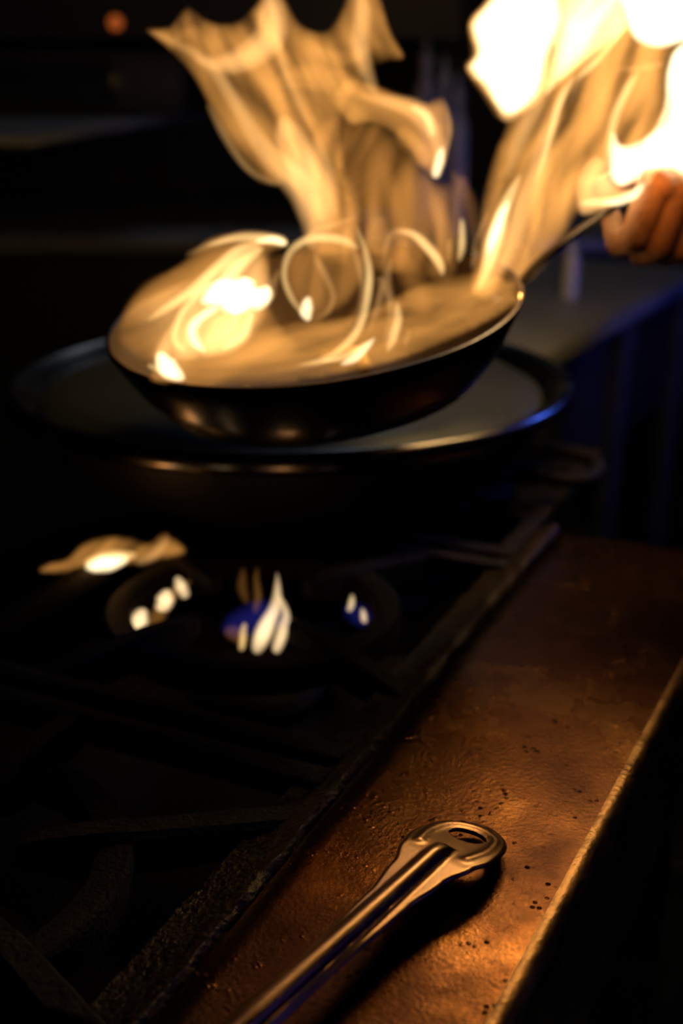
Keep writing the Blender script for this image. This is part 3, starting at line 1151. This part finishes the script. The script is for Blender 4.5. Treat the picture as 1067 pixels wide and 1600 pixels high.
mid = empty('flame', M_SK @ Vector((.02, 0, -.05)), 'bubble-shaped flame ringed by thin bright arcs in the middle of the skillet', 'flame')
B5 = [(245, 572), (300, 545), (380, 520), (470, 500), (560, 490), (640, 450), (700, 430), (760, 425), (800, 440), (806, 456), (815, 462), (790, 488), (710, 530), (610, 568), (500, 592), (400, 604), (300, 606), (235, 596)]  # glowing sheet, also stands in for flame reflected by the pan's inner wall
flame_body(mid, B5, lambda x, y: D0 - .095 * max(0, min(1, (y - 430 - (800 - x) * .13) / 80)), .0095, 'amber', .6, (1, -.25), .6, 9, .006, 22)
BUB = [(485, 503), (458, 470), (443, 428), (456, 390), (492, 370), (535, 374), (566, 392), (572, 425), (552, 465), (520, 490)]
flame_body(mid, BUB, D0 - .02, .0065, 'amber', .6, (.3, -1), .5, 8, .01, 25)
for path, d, m in (
    ([(485, 502, 5), (457, 468, 6), (444, 428, 6), (457, 390, 7), (492, 372, 8), (535, 376, 8), (562, 390, 6)], D0 - .03, 'yellow'),
    ([(484, 502, 5), (478, 485, 12), (482, 462, 6)], D0 - .03, 'white'),
    ([(486, 502, 4), (510, 488, 6), (521, 466, 6), (512, 440, 7), (498, 410, 7), (490, 390, 4)], D0 - .028, 'orange'),
    ([(482, 490, 6), (495, 460, 15), (497, 425, 12), (492, 398, 6)], D0 - .02, 'amber'),
    ([(455, 396, 4), (490, 362, 6), (520, 352, 6), (560, 340, 4)], D0 - .01, 'orange'),
    ([(556, 352, 5), (572, 400, 7), (577, 438, 8), (571, 482, 8), (556, 520, 8), (531, 548, 8), (500, 564, 7), (460, 572, 4)], D0 - .055, 'yellow'),
    ([(548, 380, 5), (562, 420, 7), (566, 460, 6), (556, 500, 4)], D0 - .04, 'orange'),
    ([(586, 526, 3), (572, 543, 7), (552, 561, 8), (530, 571, 3)], D0 - .08, 'white'),
    ([(500, 566, 3), (540, 556, 6), (580, 530, 4)], D0 - .08, 'yellow'),
    ([(596, 430, 4), (601, 395, 6), (612, 366, 7), (636, 362, 8), (662, 380, 11), (684, 405, 11), (692, 430, 6)], D0 - .015, 'orange'),
    ([(618, 360, 4), (645, 366, 7), (672, 392, 9), (688, 415, 8), (692, 432, 5)], D0 - .02, 'yellow'),
    ([(620, 470, 4), (622, 495, 8), (615, 525, 9), (604, 552, 4)], D0 - .06, 'yellow'),
    ([(612, 400, 6), (604, 440, 9), (612, 490, 9), (600, 545, 5)], D0 - .04, 'orange'),
    ([(585, 440, 3), (596, 438, 7), (592, 470, 8), (575, 520, 6)], D0 - .03, 'orange'),
    ([(640, 530, 4), (638, 520, 6), (632, 545, 3)], D0 - .075, 'orange'),
    ([(555, 560, 6), (620, 535, 9), (690, 505, 10), (750, 470, 9), (790, 445, 6)], D0 - .06, 'amber'),
    ([(630, 520, 10), (660, 480, 20), (640, 430, 22), (622, 390, 12)], D0 - .02, 'dim'),
    ([(640, 520, 10), (700, 490, 16), (745, 460, 14)], D0 - .045, 'amber'),
    ([(690, 512, 5), (745, 484, 10), (790, 458, 10), (815, 440, 5)], (D0 - .12, D0 - .05), 'amber'),
    ([(440, 530, 8), (490, 520, 14), (540, 510, 12), (560, 480, 8)], D0 - .03, 'amber'),
):
    tongue(mid, path, d, m)

plume_r = empty('flame', M_SK @ Vector((.10, .03, -.04)), 'biggest and brightest flame, sweeping from the skillet edge up over the hand', 'flame')
B6 = [(735, 458), (742, 400), (750, 330), (760, 280), (774, 234), (790, 190), (770, 160), (750, 140), (728, 106), (738, 82), (730, 36), (752, 8), (784, -20), (850, -45), (960, -55), (1090, -50), (1115, 60),
      (1110, 270), (1050, 285), (1005, 300), (950, 325), (905, 334), (885, 366), (860, 396), (835, 432), (805, 455), (770, 470)]
DR = lambda x, y: D0 + .02 + .07 * max(0, min(1, (x - 760) / 260))
flame_body(plume_r, B6, lambda x, y: DR(x, y) + .005, .017, 'amber', .7, (.45, -1), 1.0, 9, .02, 60)
B10 = [(740, -30), (760, -120), (800, -230), (850, -330), (900, -450), (950, -520), (1020, -480), (1120, -440), (1220, -330), (1290, -180), (1300, 0), (1220, 90), (1130, 30), (1060, -30), (960, -40), (850, -30)]
flame_body(plume_r, B10, lambda x, y: DR(x, y), .032, 'yellow', .7, (.2, -1), .5, 14, .02, 70)
B11 = [(872, 0), (900, -25), (975, -30), (985, 30), (965, 60), (935, 82), (905, 105), (875, 130), (850, 150), (862, 90)]
flame_body(plume_r, B11, D0 + .055, .008, 'yellow', .8, (.6, -1), .5, 8, .01, 30)
B7 = [(731, 40), (754, 6), (790, -25), (870, -30), (880, 30), (868, 80), (858, 130), (842, 160), (815, 182), (789, 192), (770, 166), (752, 140), (727, 107), (740, 82)]
flame_body(plume_r, B7, D0 + .03, .019, 'orange', .7, (.4, -1), .3, 8, .01, 28)
B7b = [(736, 40), (758, 8), (795, -25), (868, -24), (876, 40), (855, 95), (842, 145), (812, 176), (785, 178), (756, 136), (732, 106), (745, 80)]
flame_body(plume_r, B7b, D0 + .028, .011, 'white', 1.5, (.4, -1), .3, 8, .01, 35)
B8a = [(968, -40), (976, 20), (984, 50), (998, 68), (1030, 76), (1070, 66), (1120, 50), (1125, -50)]
flame_body(plume_r, B8a, D0 + .07, .012, 'white', 1.2, (.2, -1), .3, 8, .01, 30)
B8b = [(957, 195), (949, 240), (952, 276), (970, 292), (1000, 283), (1040, 277), (1080, 277), (1125, 270), (1125, 50), (1060, 70), (1040, 110), (1036, 165), (1018, 205), (985, 224), (968, 222)]
flame_body(plume_r, B8b, D0 - .01, .0085, 'white', 1.1, (.2, -1), .7, 8, .01, 26)
B9 = [(898, 300), (905, 268), (926, 244), (948, 250), (958, 285), (985, 294), (1008, 288), (1000, 310), (962, 323), (924, 336), (905, 334)]
flame_body(plume_r, B9, D0 - .01, .013, 'orange', .7, (1, -.2), .3, 7, .008, 22)
for path, d, m in (
    ([(745, 455, 6), (762, 415, 12), (772, 375, 16), (785, 335, 13), (800, 300, 9), (815, 270, 5)], D0 - .01, 'yellow'),
    ([(762, 400, 5), (772, 368, 10), (786, 332, 8), (795, 312, 4)], D0 - .015, 'white'),
    ([(735, 460, 6), (768, 430, 14), (795, 390, 18), (815, 330, 18), (838, 270, 18), (860, 200, 16), (885, 130, 12)], D0 + .02, 'orange'),
    ([(780, 450, 6), (805, 440, 8), (822, 405, 8), (815, 380, 6), (800, 385, 4)], D0 - .01, 'amber'),
    ([(800, 455, 8), (840, 410, 14), (865, 350, 18), (885, 290, 18), (905, 230, 14), (915, 170, 8)], D0 + .04, 'amber'),
    ([(790, 280, 8), (810, 225, 14), (830, 180, 16), (850, 130, 16), (870, 80, 12)], D0 + .02, 'orange'),
    ([(835, 290, 4), (858, 215, 6), (875, 160, 7), (898, 115, 5)], D0 + .01, 'yellow'),
    ([(900, 125, 4), (922, 105, 6), (945, 80, 6), (968, 52, 6), (985, 38, 4)], D0 + .05, 'yellow'),
    ([(890, 170, 4), (905, 120, 7), (930, 80, 7), (955, 50, 6), (975, 20, 4)], D0 + .05, 'orange'),
    ([(870, 20, 12), (900, 40, 20), (930, 30, 22), (955, -10, 14)], D0 + .05, 'orange'),
    ([(860, 60, 10), (885, 70, 20), (915, 60, 18), (940, 55, 8)], D0 + .05, 'amber'),
    ([(948, 270, 4), (951, 225, 6), (962, 180, 8), (980, 140, 8), (1000, 110, 5)], D0 + .055, 'yellow'),
    ([(960, 108, 4), (1000, 106, 6), (1040, 100, 6)], D0 + .055, 'orange'),
    ([(975, 190, 8), (1000, 165, 18), (1015, 120, 16), (1005, 90, 8)], D0 + .06, 'amber'),
    ([(935, 200, 6), (945, 150, 10), (965, 110, 10), (985, 90, 6)], D0 + .06, 'amber'),
    ([(938, 320, 4), (968, 314, 8), (992, 302, 9), (1008, 284, 5)], D0 - .02, 'white'),
    ([(905, 318, 5), (940, 316, 9), (975, 310, 6)], D0 - .02, 'yellow'),
    ([(1010, 290, 6), (1022, 255, 14), (1030, 220, 14)], D0 - .02, 'yellow'),
    ([(742, 380, 3), (752, 355, 4), (764, 330, 3)], D0 + .0, 'orange'),
    ([(715, 410, 4), (722, 385, 7), (722, 355, 6), (720, 340, 3)], D0 + .01, 'yellow'),
    ([(700, 410, 4), (702, 385, 6), (700, 372, 3)], D0 + .01, 'orange'),
    ([(738, 420, 4), (742, 395, 6), (740, 375, 3)], D0 + .01, 'orange'),
    ([(728, 40, 3), (738, 85, 4), (730, 108, 5), (755, 145, 5), (778, 180, 6), (790, 191, 3)], D0 + .03, 'amber'),
):
    tongue(plume_r, path, d, m)

# burner flames
b1 = empty('burner_flame', UV(u1, v1, -.05), 'gas flames with a tall yellow tongue inside the burner ring below the skillet', 'flame')
DB = (P(398, 952, 1) - CAM).length
db = (C1 - CAM).dot(FW)
for path, d, m in (
    ([(398, 1022, 12), (412, 988, 16), (428, 955, 12), (434, 920, 7), (432, 893, 3)], db - .01, 'pale'),
    ([(430, 1022, 10), (440, 990, 11), (446, 960, 8), (436, 930, 5)], db - .008, 'pale'),
    ([(377, 1018, 6), (380, 992, 7), (382, 972, 4)], db - .01, 'yellow'),
    ([(398, 960, 6), (403, 930, 8), (400, 905, 6), (404, 885, 3)], db + .02, 'amber'),
    ([(388, 945, 6), (378, 915, 10), (382, 885, 4)], db + .03, 'dim'),
    ([(212, 998, 10), (218, 970, 16), (226, 950, 8)], db, 'pale'),
    ([(246, 955, 8), (258, 938, 16), (262, 920, 7)], db + .01, 'pale'),
    ([(292, 935, 8), (282, 916, 11), (276, 900, 5)], db + .02, 'pale'),
    ([(232, 1002, 10), (245, 965, 14), (268, 930, 12), (300, 905, 7)], db + .01, 'amber'),
    ([(545, 956, 5), (549, 942, 6), (551, 928, 3)], db + .02, 'pale'),
    ([(570, 974, 5), (568, 962, 6), (564, 950, 3)], db + .01, 'pale'),
    ([(535, 950, 10), (560, 960, 20), (580, 978, 12)], db + .02, 'blue'),
    ([(345, 985, 12), (375, 975, 26), (420, 960, 26), (455, 985, 14)], db + .01, 'blue'),
    ([(350, 985, 8), (365, 990, 14), (382, 1005, 8)], db + .005, 'dim'),
    ([(455, 1005, 6), (462, 985, 10), (460, 965, 5)], db + .01, 'dim'),
):
    tongue(b1, path, d, m)
b2 = empty('burner_flame', P(165, 890, .9), 'orange flame glowing under the left edge of the big round pan', 'flame')
B20 = [(58, 894), (75, 880), (105, 872), (128, 850), (165, 838), (205, 840), (232, 848), (255, 832), (268, 838), (290, 856), (285, 868), (230, 878), (160, 890), (100, 896)]
flame_body(b2, B20, .905, .012, 'amber', .9, (1, -.6), .8, 7, .008, 18)
for path, d, m in (
    ([(132, 886, 7), (165, 881, 14), (202, 873, 6)], .895, 'white'),
    ([(130, 880, 5), (168, 872, 12), (215, 866, 6)], .90, 'yellow'),
    ([(210, 880, 7), (242, 866, 10), (264, 838, 6)], .90, 'orange'),
):
    tongue(b2, path, d, m)

# the light those flames give
flame_light('flame_light', 800, 90, D0 + .03, .03, r=.03)
HDEP = (hi - CAM).dot(FW)
flame_light('flame_light', 1045, 268, HDEP - .06, .05, r=.015)
flame_light('flame_light', 165, 868, .90, .02, r=.008)
flame_light('flame_light', 900, -300, D0 + .04, .16, r=.05)
flame_light('flame_light', 520, -60, D0, .08, r=.05)
flame_light('flame_light', 350, 465, D0 - .01, .05, r=.02)
flame_light('flame_light', 430, 970, db, .016, r=.008)
